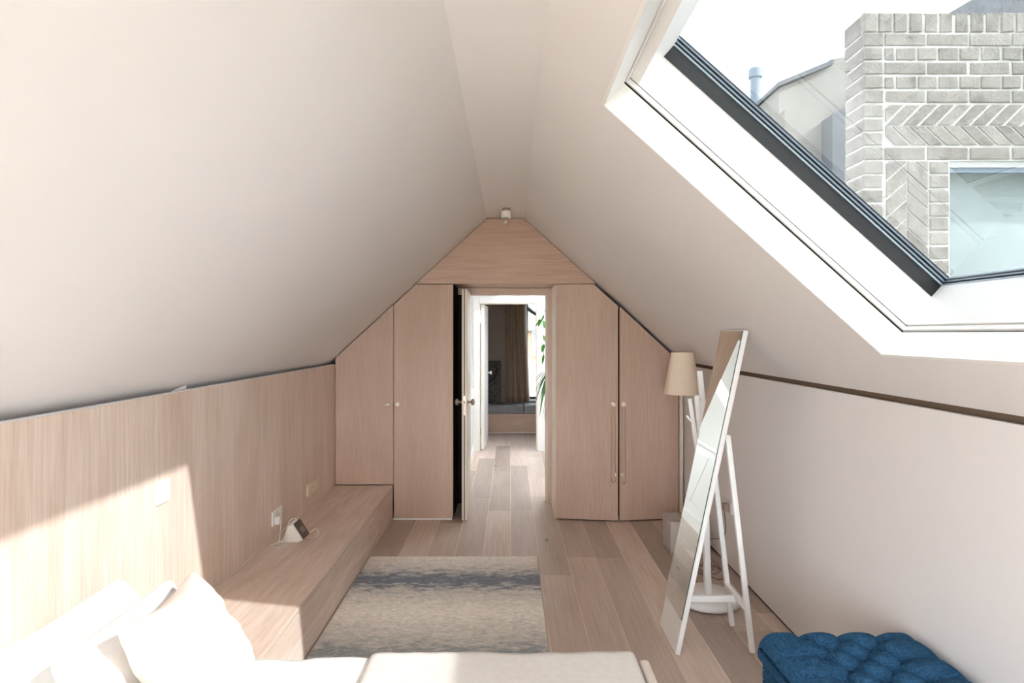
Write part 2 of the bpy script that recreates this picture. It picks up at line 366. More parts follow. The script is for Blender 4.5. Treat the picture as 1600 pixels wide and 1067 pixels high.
# rear gable behind the camera, with an unseen window added to brighten the room
wb = struct_root('wall_rear', (0, YB, 0), 'white end wall behind the bed with a wide added window')
ZW0, ZW1, XWA, XWB = .10, 2.30, -1.40, .55
for a in ((-1.75, XWA), (XWB, 1.75)): B(a[0], a[1], YB-.2, YB, -.2, 2.9).build('wall_part', WALLP, wb)
B(XWA, XWB, YB-.2, YB, -.2, ZW0).build('wall_part', WALLP, wb); B(XWA, XWB, YB-.2, YB, ZW1, 2.9).build('wall_part', WALLP, wb)
w3 = struct_root('added_window', (-.4, YB, ZW0), 'full height white framed window added in the end wall for daylight')
mb = B(XWA, XWB, YB-.12, YB-.06, ZW0, ZW0+.05).box(XWA, XWB, YB-.12, YB-.06, ZW1-.05, ZW1)
for x in (XWA, -.78, -.12, XWB-.05): mb.box(x, x+.05, YB-.12, YB-.06, ZW0+.05, ZW1-.05)
mb.build('window_frame', WHITE, w3)
MB().add([(XWA, YB-.09, ZW0), (XWB, YB-.09, ZW0), (XWB, YB-.09, ZW1), (XWA, YB-.09, ZW1)], [(0,1,2,3)]).build('pane', CLEAR, w3)

# ------------------------------------------------------------------ far gable: oak panel, wardrobes, passage
HX0, HX1, HZ = -.471, .376, 1.948       # passage opening at the wardrobe front
T = .02
g = .006
ZP = HZ+.003
def xl_at(z): return CL-(CZ-z)/SL
def xr_at(z): return CRX+(CZ-z)/SR
wf = struct(MB().prism([(CL+.0, D, CZ-.006), (CRX, D, CZ-.006), (xr_at(ZP)-g, D, ZP), (xl_at(ZP)+g, D, ZP)], (0, T, 0)).build('wall_far', OAK_X), 'horizontal-grain oak panel filling the gable above the door')
MB().prism([(CL, D+.03, CZ), (CRX, D+.03, CZ), (xr_at(HZ), D+.03, HZ+.004), (xl_at(HZ), D+.03, HZ+.004)], (0, .5, 0)).build('lobby_head', DOOR_Z, wf)
# left wardrobe
wdl = thing('built_in_wardrobe', (-.95, D, 0), 'oak fitted wardrobe left of the doorway, rising above the bench', 'wardrobe')
def knob(parent, x, y, z, r=.021):
    MB().lathe([(.006, 0), (.007, -.014), (.012, -.018), (r, -.026), (r, -.034), (r*.75, -.041), (.002, -.044)], (x, y, z), (0, 1, 0), 20).build('knob', KNOB, parent, smooth=True)
xj = (615-797)/189
zt = lambda x: zl(x)-.012
d1 = MB().prism([(XL+.006, D, .292), (xj-.0025, D, .292), (xj-.0025, D, zt(xj)), (XL+.006, D, zt(XL+.006))], (0, T, 0)).build('door', DOOR_Z, wdl, bevel=.0012)
knob(d1, (606.5-797)/189, D, .957)
xk = xl_at(HZ)+.008
d2 = MB().prism([(xj+.0025, D, .014), (HX0-.001, D, .014), (HX0-.001, D, HZ-.003), (xk, D, HZ-.003), (xj+.0025, D, zt(xj))], (0, T, 0)).build('door', DOOR_Z, wdl, bevel=.0012)
knob(d2, (622-797)/189, D, .96)
B(xj-.01, HX0-.012, D+.003, D+.03, 0, .012).build('plinth', WHITE, wdl)
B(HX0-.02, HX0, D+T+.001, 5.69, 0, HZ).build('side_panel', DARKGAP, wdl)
MB().prism([(XL+.01, D+.06, .3), (HX0-.03, D+.06, .3), (HX0-.03, D+.06, HZ-.02), (xl_at(HZ)+.02, D+.06, HZ-.02), (XL+.01, D+.06, zl(XL)-.01)], (0, .02, 0)).build('carcass', DARKGAP, wdl)  # coloured dark as the shade behind the door edges
# right wardrobe, both doors slightly ajar
wdr = thing('built_in_wardrobe', (.89, D, 0), 'oak fitted wardrobe right of the doorway with necklaces on its knobs', 'wardrobe')
xm, xe = .889, 1.392
A1 = math.radians(-7)
def hinge(poly, hx, ang):
    R = Matrix.Rotation(ang, 4, 'Z'); P = [Vector((hx, D, 0))+R @ (Vector(v_)-Vector((hx, D, 0))) for v_ in poly]
    return P, R @ Vector((0, T, 0)), R
zt2 = lambda x: zr(x)-.034
xk2 = xr_at(HZ)-.034
P, dv, R1 = hinge([(HX1+.002, D, .012), (xm-.003, D, .012), (xm-.003, D, zt2(xm)), (xk2, D, HZ-.003), (HX1+.002, D, HZ-.003)], HX1+.002, A1)
d3 = MB().prism(P, dv).build('door', DOOR_Z, wdr, bevel=.0012)
P, dv, R2 = hinge([(xm+.004, D, .012), (xe, D, .012), (xe, D, zt2(xe)), (xm+.004, D, zt2(xm+.004))], xe, -A1)
d4 = MB().prism(P, dv).build('door', DOOR_Z, wdr, bevel=.0012)
yk = D-.06
knob(d3, (957.5-797)/F*yk, yk+.004, 1.54-110*yk/F); knob(d4, (973.5-797)/F*yk, yk+.004, 1.54-110*yk/F)
B(HX1, HX1+.018, D+T+.02, 5.69, 0, HZ).build('side_panel', CREAM, wdr)
MB().prism([(HX1+.02, D+.1, .0), (1.44, D+.1, 0), (1.44, D+.1, zr(1.44)-.01), (xr_at(HZ)-.015, D+.1, HZ-.02), (HX1+.02, D+.1, HZ-.02)], (0, .02, 0)).build('carcass', DARKGAP, wdr)  # painted dark so the gaps around the doors look shaded
B(xe+.008, xe+.026, D-.004, D+.1, 0, zr(xe+.022)-.02).build('end_post', CREAM, wdr)
# necklaces hanging from the knobs
for kx, bot, lab, pend in ((957.5, 752, 'bead necklace hanging from the left knob of the right wardrobe', 960), (973.5, 754, 'bead necklace hanging from the rightmost wardrobe knob', 971.5)):
    cx = (kx-797)/F*yk; zk = 1.54-110*yk/F; zb = 1.54-(bot-521)*yk/F; hw = .017
    nk = thing('necklace', (cx, yk-.03, zb), lab, 'necklace', 'necklaces on the wardrobe knobs')
    path = []
    for i in range(60):
        a = i/60
        if a < .4: s_ = a/.4; path.append((cx-hw*(1-.25*(1-s_)), zk+.012-(zk-zb-hw)*s_))
        elif a < .6: s_ = (a-.4)/.2*math.pi; path.append((cx-hw*math.cos(s_), zb+hw-hw*1.2*math.sin(s_)))
        else: s_ = (a-.6)/.4; path.append((cx+hw*(1-.25*s_), zb+hw+(zk+.012-zb-hw)*s_))
    bb = MB(); bb.tube([(x, yk-.027-.004*math.sin(i), z) for i, (x, z) in enumerate(path)]+[(path[0][0], yk-.027, path[0][1])], .0016, 5)
    bb.build('cord', BRASS, nk)
    beads = MB()
    for i in range(len(path)):
        x0_, z0_ = path[i]; x1_, z1_ = path[(i+1) % len(path)]
        n_ = max(1, int(math.hypot(x1_-x0_, z1_-z0_)/.012))
        for j in range(n_):
            f_ = j/n_; beads.lathe([(.001, -.0035), (.0032, -.001), (.0032, .001), (.001, .0035)], (x0_+(x1_-x0_)*f_, yk-.027, z0_+(z1_-z0_)*f_), (0, 0, 1), 6)
    o = beads.build('beads', BRASS, nk, smooth=True); o['kind'] = 'stuff'
    px = (pend-797)/F*yk; pz = 1.54-(740-521)*yk/F
    MB().lathe([(.001, -.02), (.008, -.012), (.011, 0), (.006, .012), (.001, .018)], (px, yk-.03, pz), (0, 0, 1), 10).build('pendant', KNOB, nk, smooth=True)

# ------------------------------------------------------------------ passage door
YJ0, YJ1 = 5.69, 5.81
JI0, JI1, JZ = -.375, .325, 1.89
d_1 = struct_root('door_1', (0, YJ1, 0), 'cream door standing open in the gable doorway')
fr = B(JI1, HX1+.02, YJ0, YJ1, 0, JZ).build('door_frame', FRAMEP, d_1, bevel=.002)
B(JI1+.012, HX1+.02, YJ0-.018, YJ0-.001, 0, JZ+.014).build('architrave', FRAMEP, fr, bevel=.003)
B(JI1+.006, JI1+.02, YJ0-.01, YJ0-.002, 0, JZ).build('seal', WHITE, fr)
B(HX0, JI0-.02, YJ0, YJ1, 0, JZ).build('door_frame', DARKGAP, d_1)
B(HX0, HX1+.02, YJ0, YJ1, JZ, HZ+.3).build('door_frame', FRAMEP, d_1, bevel=.002)
B(HX0, JI1+.012, YJ0-.018, YJ0-.001, JZ+.014, HZ).build('architrave', FRAMEP, d_1)
# leaf, swung into the room
la, lb = Vector((-.350, 5.15, 0)), Vector((-.362, 5.795, 0)); th_ = Vector((-.046, 0, 0))
mb = MB().prism([la+Vector((0,0,.006)), lb+Vector((0,0,.006)), lb+Vector((0,0,1.903)), la+Vector((0,0,1.903))], th_)
leaf = mb.build('leaf', CREAM, d_1, bevel=.0015)
B(-.3785, -.3725, 5.1485, 5.16, .006, 1.903).build('edge_seal', DARKGAP, leaf)
B(-.384, -.363, 5.1475, 5.153, .87, 1.03).build('lock_plate', METALKNOB, leaf)
B(-.3775, -.369, 5.1465, 5.15, .965, .985).build('latch', BLACK, leaf)
for sx_, xf in ((1, -.351), (-1, -.397)):
    MB().lathe([(.022, 0), (.022, .004), (.011, .007), (.009, .022), (.014, .028), (.026, .036), (.029, .045), (.026, .053), (.012, .058), (.001, .059)], (xf, 5.20, .972), (sx_, 0, 0), 24).build('door_knob', METALKNOB, leaf, smooth=True)

# ------------------------------------------------------------------ hall beyond
H0, H1, HC = YJ1, 8.2, 2.4
wh = struct_root('wall_hall', (0, 7, 0), 'white hall walls beyond the first doorway')
B(-1.55, -1.45, H0, H1, -.1, 2.7).build('wall_part', WHITE, wh); B(1.45, 1.55, H0, H1, -.1, 2.7).build('wall_part', WHITE, wh)
B(-1.55, HX0, H0-.06, H0, 0, 2.7).build('wall_part', WHITE, wh); B(HX1+.02, 1.55, H0-.06, H0, 0, 2.7).build('wall_part', WHITE, wh); B(HX0, HX1+.02, H0-.06, H0, HZ+.3, 2.7).build('wall_part', WHITE, wh)
rx0, rx1, ry0, ry1 = .34, 1.15, 6.55, 8.12
ch = struct_root('ceiling_hall', (0, 7, HC), 'white hall ceiling with a rooflight')
B(-1.55, rx0, H0-.06, H1+.1, HC, HC+.12).build('ceiling_part', WHITE, ch); B(rx1, 1.55, H0-.06, H1+.1, HC, HC+.12).build('ceiling_part', WHITE, ch)
B(rx0, rx1, H0-.06, ry0, HC, HC+.12).build('ceiling_part', WHITE, ch); B(rx0, rx1, ry1, H1+.1, HC, HC+.12).build('ceiling_part', WHITE, ch)
MB().add([(rx0, ry0, HC+.1), (rx1, ry0, HC+.1), (rx1, ry1, HC+.1), (rx0, ry1, HC+.1)], [(0,1,2,3)]).build('pane', glass_mat('hall_glass', (.62, .635, .64)), ch)
bal = struct(B(-.56, -.47, H0+.5, 8.02, 0, .80).build('wall_hall_low', WHITE, bevel=.003), 'low white panelled balustrade along the left of the hall')
B(-.575, -.455, H0+.5, 8.03, .80, .83).build('capping', WHITE, bal, bevel=.004); B(-.47, -.458, H0+.5, 8.03, 0, .1).build('skirting', WHITE, bal)
for i in range(3): B(-.47, -.463, 6.45+i*.55, 6.85+i*.55, .2, .72).build('panel', WHITE, bal, bevel=.003)
# partition with second doorway
S0, S1 = 8.2, 8.32
q0, q1, qz = -.393, .343, 1.925
wp = struct_root('wall_partition', (0, S0, 0), 'white partition at the end of the hall')
B(-1.55, q0-.02, S0, S1, 0, 2.7).build('wall_part', WHITE, wp); B(q1+.02, 1.55, S0, S1, 0, 2.7).build('wall_part', WHITE, wp); B(q0-.02, q1+.02, S0, S1, qz+.02, 2.7).build('wall_part', WHITE, wp)
d_2 = struct_root('door_2', (q0, S0, 0), 'white door opening away into the far bedroom')
for a in ((q0-.02, q0, S0-.003, S1+.003, 0, qz+.02), (q1, q1+.02, S0-.003, S1+.003, 0, qz+.02), (q0, q1, S0-.003, S1+.003, qz, qz+.02)): B(*a).build('door_lining', CREAM, d_2)
for a in ((q0-.085, q0-.012, S0-.022, S0-.001, 0, qz+.085), (q1+.012, q1+.085, S0-.022, S0-.001, 0, qz+.085), (q0-.012, q1+.012, S0-.022, S0-.001, qz+.012, qz+.085)): B(*a).build('architrave', WHITE, d_2, bevel=.006)
l2 = MB().prism([(q0+.05, S1-.03, .008), (q0+.08, 8.98, .008), (q0+.08, 8.98, qz-.004), (q0+.05, S1-.03, qz-.004)], (-.042, 0, 0)).build('leaf', WHITE, d_2, bevel=.002)
MB().lathe([(.022, 0), (.022, .004), (.010, .008), (.010, .026), (.026, .036), (.028, .046), (.02, .054), (.001, .057)], (q0+.078, 8.91, .985), (1, 0, 0), 20).build('door_knob', WHITE, l2, smooth=True)
for z in (.2, 1.0, 1.7): B(q0, q0+.012, S1-.04, S1-.005, z, z+.09).build('hinge', METALKNOB, l2)

# far bedroom
R1_ = 10.2
wfr = struct_root('wall_far_bedroom', (0, R1_, 0), 'greige walls of the far bedroom')
B(-1.6, -1.5, S1, R1_+.1, -.1, 2.6).build('wall_part', GREIGE, wfr); B(1.5, 1.6, S1, R1_+.1, -.1, 2.6).build('wall_part', GREIGE, wfr)
wx0, wx1, wz0, wz1 = .262, 1.0, .47, 2.2
B(-1.6, wx0, R1_, R1_+.12, -.1, 2.6).build('wall_part', GREIGE, wfr); B(wx1, 1.6, R1_, R1_+.12, -.1, 2.6).build('wall_part', GREIGE, wfr)
B(wx0, wx1, R1_, R1_+.12, -.1, wz0).build('wall_part', GREIGE, wfr); B(wx0, wx1, R1_, R1_+.12, wz1, 2.6).build('wall_part', GREIGE, wfr)
struct(B(-1.6, 1.6, S1-.1, R1_+.12, 2.42, 2.6).build('ceiling_far', GREIGE), 'far bedroom ceiling')
w2 = struct_root('window_2', (wx0, R1_, wz0), 'tall window in the far bedroom seen through both doorways')
mb = B(wx0, wx0+.03, R1_+.03, R1_+.08, wz0, wz1).box(wx1-.04, wx1, R1_+.03, R1_+.08, wz0, wz1).box(wx0, wx1, R1_+.03, R1_+.08, wz1-.05, wz1).box(wx0, wx1, R1_+.03, R1_+.08, wz0, wz0+.04)
mb.build('window_frame', BLACK, w2); B(wx0, wx1, R1_-.06, R1_+.13, wz0-.025, wz0).build('window_sill', WHITE, w2)
MB().add([(wx0, R1_+.055, wz0), (wx1, R1_+.055, wz0), (wx1, R1_+.055, wz1), (wx0, R1_+.055, wz1)], [(0,1,2,3)]).build('pane', glass_mat('tinted_far_glass', (.24, .245, .25)), w2)
# window bench with cushions
BF = 9.67
wbn = thing('window_bench', (0, BF, 0), 'low oak bench along the far bedroom window wall', 'bench')
B(-1.49, 1.49, BF, R1_-.001, .02, .30).build('body', OAK_X, wbn); B(-1.49, 1.49, BF+.02, R1_-.001, 0, .02).build('plinth', WHITE, wbn)
GREYC = wood('grey_striped_fabric', 'x', (118, 118, 122), (146, 146, 150), (172, 172, 174), rough=.9, fine=26, coarse=9, stretch=.12)
for xa, xb, lb_ in ((-1.45, .207, 'long grey cushion on the far window bench'), (.213, 1.45, 'short grey cushion under the far window')):
    o = B(xa, xb, BF+.005, R1_-.03, .301, .425).build('seat_cushion', GREYC, bevel=.02, seg=4); tag(o, lb_, 'cushion', 'grey bench cushions')
# leaning canvas
m, t, p = base_mat('dark_canvas', .9, .1); CANV = m
v = coords(t, (1, 1, 1)); n = N(t, 'ShaderNodeTexNoise'); n.inputs['Scale'].default_value = 38; n.inputs['Detail'].default_value = 5
r = N(t, 'ShaderNodeValToRGB'); r.color_ramp.elements[0].position = .4; r.color_ramp.elements[0].color = srgb(70, 68, 64); r.color_ramp.elements[1].position = .62; r.color_ramp.elements[1].color = srgb(108, 106, 100)
t.links.new(v, n.inputs['Vector']); t.links.new(n.outputs['Fac'], r.inputs['Fac']); t.links.new(r.outputs['Color'], p.inputs['Base Color'])
pc = thing('painting', (-.3, 10.0, .426), 'dark mottled canvas with a black curved stroke leaning behind the bench', 'painting')
lean = lambda x, z: Vector((x, 10.0+.16*(z-.43)/.68, z))
MB().prism([lean(-.62, .43), lean(-.145, .43), lean(-.145, 1.10), lean(-.62, 1.10)], (0, .025, 0)).build('canvas', CANV, pc)
arc = [(-.62, .70), (-.45, .705), (-.34, .75), (-.27, .80), (-.22, .87), (-.205, .93), (-.225, .99), (-.27, 1.02)]
mb = MB()
for i in range(len(arc)-1):
    a, b_ = arc[i], arc[i+1]; wd = .012+.012*math.sin(math.pi*(i+.5)/len(arc))
    mb.bar(lean(*a)+Vector((0, -.001, 0)), lean(*b_)+Vector((0, -.001, 0)), .003, wd*2.4, (0, 0, 1))
mb.build('brush_stroke', BLACK, pc)
# curtain with pleats
cu = thing('curtain', (.12, 10.05, .43), 'taupe pleated curtain with white lining beside the far window', 'curtain')
def cfn(a, b_):
    z = .432+b_*1.95; x = -.075+a*(.30+.07*(1-b_)**1.5)+0*b_
    return (x, 10.06+.035*math.sin(a*24+1.2*math.sin(b_*2))*(.6+.4*(1-b_))+.01*math.sin(a*60), z)
mb = MB().grid(cfn, 70, 16); o = mb.build('drape', CURT, cu, smooth=True); sm = o.modifiers.new('solid', 'SOLIDIFY'); sm.thickness = .003
def lfn(a, b_):
    z = .44+b_*1.94; x = .222+.072*(1-b_)**1.5+a*(.045-.02*(1-b_)); return (x, 10.085+.012*math.sin(a*7), z)
o = MB().grid(lfn, 10, 12).build('lining', LINING, cu, smooth=True); sm = o.modifiers.new('solid', 'SOLIDIFY'); sm.thickness = .002
MB().tube([(-.3, 10.06, 2.395), (1.2, 10.06, 2.395)], .012).build('rail', BLACK, cu)
# hanging plants in the hall
def leaf_blade(mb, base, dirv, L, wd, droop, n=7):
    base = Vector(base); dv_ = Vector(dirv).normalized(); sd = dv_.cross(Vector((0, 0, 1))).normalized()
    pts = []
    for i in range(n+1):
        s_ = i/n; c = base+dv_*(L*s_)+Vector((0, 0, -droop*s_*s_)); wv = wd*math.sin(math.pi*min(1, .12+s_*.88))**.7
        pts.append((c+sd*wv, c+Vector((0, 0, -.15*wd)), c-sd*wv))
    o = len(mb.v)
    for a in pts: mb.v += [tuple(k) for k in a]
    for i in range(n):
        for j in range(2): mb.f.append((o+i*3+j, o+i*3+j+1, o+i*3+3+j+1, o+i*3+3+j))
def plant(name, pot_c, label):
    r_ = thing(name, pot_c, label, 'plant'); x, y, z = pot_c
    return r_
sp = plant('spider_plant', (.51, 7.3, .94), 'spider plant with long arching leaves against the hall wall')
MB().lathe([(.05, -.12), (.075, 0), (.08, .005), (.07, .0), (.065, -.01)], (.51, 7.3, 1.06), (0, 0, 1), 20).build('pot', POT, sp, smooth=True)
for i in range(34):
    a = math.pi+random.uniform(-.9, .9) if i < 20 else random.uniform(0, 2*math.pi)
    mb = MB(); L_ = random.uniform(.22, .36)
    leaf_blade(mb, (.51, 7.3, 1.06), (math.cos(a)*.8, math.sin(a)*.8, random.uniform(.5, 1.2)), L_, .013, random.uniform(.25, .75), 10)
    mb.build('leaf', LEAFD if i % 3 else LEAF, sp, smooth=True)
stnd = thing('plant_stand', (.53, 7.3, 0), 'slim white plant stand carrying the spider plant in the hall', 'plant stand')
B(.43, .63, 7.2, 7.4, .918, .938).build('top', WHITE, stnd, bevel=.003)
for a, b_ in ((.44, 7.21), (.61, 7.21), (.44, 7.38), (.61, 7.38)): B(a, a+.012, b_, b_+.012, 0, .918).build('leg', WHITE, stnd)
tv = plant('trailing_vine', (.56, 7.0, 1.92), 'trailing green vine hanging from a small pot high in the hall')
MB().lathe([(.04, -.1), (.06, 0), (.062, .004), (.05, .0)], (.56, 7.0, 2.02), (0, 0, 1), 18).build('pot', POT, tv, smooth=True)
for sx_, sy_ in ((.05, 0), (-.025, .043), (-.025, -.043)): MB().tube([(.56+sx_, 7.0+sy_, 2.02), (.56, 7.0, 2.399)], .0015, 5).build('hanger', CABLE, tv)
vine = [(.56, 7.0, 2.03), (.50, 7.0, 2.05), (.44, 7.0, 1.97), (.40, 7.0, 1.85), (.375, 7.0, 1.70), (.372, 7.0, 1.5), (.375, 7.0, 1.28)]
MB().tube(vine, .0025, 6).build('stem', LEAFD, tv, smooth=True)
vine2 = [(.45, 7.0, 1.98), (.38, 7.0, 1.78), (.33, 7.0, 1.70), (.315, 7.0, 1.66)]
MB().tube(vine2, .002, 6).build('stem', LEAFD, tv, smooth=True)
def ovate(c, dirv, L, wd):
    mb = MB(); leaf_blade(mb, c, dirv, L, wd, .02, 6); return mb
for (c, dv_, L_, wd) in (((.33, 7.0, 1.70), (-.2, -.3, -1), .07, .022), ((.315, 7, 1.67), (-.6, .3, -.8), .06, .018), ((.38, 7.0, 1.75), (-.5, -.2, -1), .10, .026), ((.372, 7, 1.68), (.3, -.4, -1), .09, .028), ((.373, 7, 1.52), (.3, -.3, -1), .06, .02), ((.375, 7, 1.42), (-.25, -.3, -1), .08, .026), ((.375, 7, 1.30), (-.2, -.4, -1), .09, .016), ((.44, 7, 1.95), (-.5, -.4, -.9), .09, .026), ((.50, 7, 2.03), (0, -.7, -.6), .09, .026)):
    ovate(c, dv_, L_, wd).build('leaf', LEAF, tv, smooth=True)

# ------------------------------------------------------------------ storage bench along the left wall
BX, BZ, BY0 = -.968, .286, 2.16
bn = thing('storage_bench', ((XL+BX)/2, 3.6, 0), 'long low limed oak storage bench against the left wall', 'bench')
B(XL+.001, BX, BY0, D-.003, BZ-.022, BZ).build('top', BENCH_Y, bn, bevel=.0015)
B(XL+.001, BX-.004, BY0+.01, D-.003, .02, BZ-.022).build('carcass', JOINT, bn)
B(XL+.001, BX-.05, BY0+.01, D-.003, .0, .02).build('plinth', DARKGAP, bn)
B(XL+.0015, XL+.006, BY0, D-.004, BZ+.0003, BZ+.004).build('wall_bead', CREAM, bn)
js = [BY0+.004, 2.36, 2.93, 3.50, 4.075, 4.65, D-.004]
for a, b_ in zip(js[:-1], js[1:]): B(BX-.0035, BX, a+.0026, b_-.0026, .006, BZ-.0255).build('drawer_front', BENCH_Y, bn, bevel=.001)
B(XL+.002, BX, BY0-.018, BY0, .0, BZ-.023).build('end_panel', BENCH_Y, bn)

# sockets and switch
def plate(name, y0, y1, z0, z1, mat, label, cat):
    r_ = thing(name, (XL, (y0+y1)/2, (z0+z1)/2), label, cat); B(XL+.0005, XL+.011, y0, y1, z0, z1).build('plate', mat, r_, bevel=.003); return r_
sw = plate('light_switch', 2.565, 2.657, .835, .928, PLASTIC, 'white light switch on the sunlit oak panel above the pillows', 'switch')
for i in range(2): B(XL+.011, XL+.015, 2.583+.032*i, 2.603+.032*i, .867, .896).build('rocker', PLASTIC, sw, bevel=.002)
so = plate('double_socket', 3.81, 3.965, .365, .452, PLASTIC, 'white double socket with a plug in it on the oak wall', 'socket')
for i in range(2): B(XL+.011, XL+.0145, 3.835+.075*i, 3.855+.075*i, .425, .44).build('rocker', PLASTIC, so, bevel=.001)
pg = thing('plug', (XL+.012, 3.85, .4), 'white plug pushed into the double socket by the clock', 'plug'); B(XL+.0112, XL+.045, 3.825, 3.87, .372, .418).build('body', PLASTIC, pg, bevel=.006)
mp = plate('media_socket', 4.46, 4.70, .377, .462, IVORY, 'ivory media socket plate near the wardrobe end of the oak wall', 'socket')
for i in range(3): B(XL+.011, XL+.0135, 4.485+.07*i, 4.535+.07*i, .395, .445).build('module', IVORY, mp, bevel=.001)
B(XL+.0135, XL+.0145, 4.575, 4.585, .413, .423).build('screw', METALKNOB, mp)
# clock
clk = thing('desk_clock', (-1.30, 3.72, BZ), 'small white wedge clock with dark screen and looped cable on the bench', 'clock')
cy = 3.80
body = [(-1.37, .287), (-1.272, .287), (-1.24, .303), (-1.30, .395), (-1.332, .387)]
MB().prism([(x, cy-.045, z) for x, z in body], (0, .12, 0)).build('body', PLASTIC, clk, bevel=.006)
fa, fb = Vector((-1.2395, 0, .305)), Vector((-1.2995, 0, .397)); nn = Vector((.092, 0, .06)).normalized()
MB().prism([fa+Vector((0, cy-.04, 0))+nn*.0005, fa+Vector((0, cy+.07, 0))+nn*.0005, fb+Vector((0, cy+.07, 0))+nn*.0005, fb+Vector((0, cy-.04, 0))+nn*.0005], nn*.003).build('screen', SCREEN, clk)
fc = fa.lerp(fb, .3); fd = fa.lerp(fb, .62)
MB().prism([fc+Vector((0, cy-.01, 0))+nn*.004, fc+Vector((0, cy+.045, 0))+nn*.004, fd+Vector((0, cy+.045, 0))+nn*.004, fd+Vector((0, cy-.01, 0))+nn*.004], nn*.001).build('display', LCD, clk)
cab = [(-1.405, 3.848, .392), (-1.39, 3.80, .36), (-1.375, 3.74, .31), (-1.36, 3.70, .292), (-1.345, 3.71, .30), (-1.34, 3.76, .36), (-1.335, 3.80, .405), (-1.315, 3.83, .412), (-1.30, 3.83, .398)]
def smooth_path(pts, n=8):
    P = [Vector(k) for k in pts]; o = []
    for i in range(len(P)-1):
        a, b_, c, d = P[max(i-1, 0)], P[i], P[i+1], P[min(i+2, len(P)-1)]
        for j in range(n):
            t_ = j/n; o.append(.5*((2*b_)+(-a+c)*t_+(2*a-5*b_+4*c-d)*t_*t_+(-a+3*b_-3*c+d)*t_**3))
    o.append(P[-1]); return o
MB().tube(smooth_path(cab), .0028, 7).build('cable', PLASTIC, clk, smooth=True)
MB().tube(smooth_path([(-1.37, 3.77, .292), (-1.41, 3.69, .2912), (-1.36, 3.66, .2912), (-1.33, 3.70, .2912), (-1.335, 3.78, .36), (-1.325, 3.82, .395)]), .0028, 7).build('cable', PLASTIC, clk, smooth=True)
MB().tube(smooth_path([(-1.24, 3.88, .31), (-1.20, 3.89, .33), (-1.18, 3.86, .30), (-1.20, 3.83, .29), (-1.245, 3.85, .29)]), .0022, 7).build('cable', PLASTIC, clk, smooth=True)
# folded card on the ledge behind the panel
card = thing('paper_card', (XL-.05, 2.83, 1.26), 'small white folded card peeping above the oak panel', 'card')
MB().prism([(XL-.032, 2.74, 1.2), (XL-.032, 2.86, 1.2), (XL-.034, 2.875, 1.304), (XL-.033, 2.76, 1.288)], (-.002, 0, 0)).build('front_leaf', WHITE, card)
MB().prism([(XL-.038, 2.74, 1.2), (XL-.038, 2.86, 1.2), (XL-.037, 2.875, 1.304), (XL-.037, 2.76, 1.288)], (-.002, 0, 0)).build('back_leaf', WHITE, card)

# ceiling spotlight and sensor
spt = thing('ceiling_spotlight', (-.03, 4.79, CZ), 'small white cylindrical ceiling spotlight at the ridge', 'spotlight')
cx_, cy_ = -.030, 4.79
MB().lathe([(.028, 0), (.028, -.014), (.024, -.016)], (cx_, cy_, CZ), (0, 0, 1), 24).build('mount', METALKNOB, spt, smooth=False)
MB().lathe([(.02, -.014), (.036, -.022), (.038, -.028), (.038, -.068), (.035, -.074), (.028, -.074), (.026, -.066)], (cx_, cy_, CZ), (0, 0, 1), 28).build('housing', PLASTIC, spt, smooth=False)
MB().lathe([(.026, 0), (.015, -.004), (.001, -.006)], (cx_, cy_, CZ-.068), (0, 0, 1), 24).build('lens', LCD, spt, smooth=True)
sn = thing('motion_sensor', (-.04, D, 2.45), 'small round white sensor fixed to the oak gable panel', 'sensor')
MB().lathe([(.014, 0), (.014, -.012), (.019, -.018), (.019, -.03), (.012, -.042), (.001, -.046)], (-.041, D, 2.455), (0, 1, 0), 20).build('dome', PLASTIC, sn, smooth=True)

# ------------------------------------------------------------------ rug
rg = thing('rug', (-.39, 3.2, 0), 'faded rug with cream, grey and ink blue bands beside the bench', 'rug')
B(-.958, .186, 2.25, 4.30, .001, .013).build('pile', RUGM, rg, bevel=.004)
bd = MB().box(-.960, -.955, 2.25, 4.302, .001, .011).box(.184, .189, 2.25, 4.302, .001, .011).box(-.96, .189, 4.299, 4.304, .001, .011)
bd.build('binding', plain('rug_binding', (196, 184, 168), .95, .05), rg)

# ------------------------------------------------------------------ standing mirror
mr_ = thing('standing_mirror', (.95, 3.15, 0), 'tall narrow white framed mirror leaning back on its own stand', 'mirror')
mdir = Vector((.33, 0, 1.56)).normalized(); mn = Vector((mdir.z, 0, -mdir.x))       # mn points away behind the glass
MY0, MY1 = 3.0, 3.317; M0 = Vector((.79, 0, .004)); ML = 1.588
def mq(s_, y, t_): return M0+mdir*s_+mn*t_+Vector((0, y, 0))
def mbox(s0, s1, y0, y1, t0, t1): return MB().prism([mq(s0,y0,t0), mq(s1,y0,t0), mq(s1,y0,t1), mq(s0,y0,t1)], (0, y1-y0, 0))
mbox(0, ML, MY0, MY1, 0, .024).build('frame', WHITE, mr_, bevel=.004)
mbox(.165, ML-.006, MY0+.004, MY1-.004, -.0042, -.0004).build('glass_edge', GREEN_EDGE, mr_)
mbox(.1655, ML-.0065, MY0+.0045, MY1-.0045, -.0048, -.0043).build('mirror_glass', MIRROR, mr_)
LW = .026
top_s = 1.07
for y in (MY0+.02, MY1-.02):
    a = mq(top_s, y, .024); pts = [a+Vector((.012, 0, 0)), Vector((1.125, y, .3)), Vector((1.166, y, .012)), Vector((1.168, y, .003))]
    mb = MB()
    mb.bar(pts[0], pts[2]+Vector((0, 0, -.008)), LW, LW, (0, 1, 0)); mb.build('leg', WHITE, mr_, bevel=.006, seg=3)
MB().bar((1.137, MY0+.02, .22), (1.137, MY1-.02, .22), .024, .03).build('crossbar', WHITE, mr_, bevel=.006)
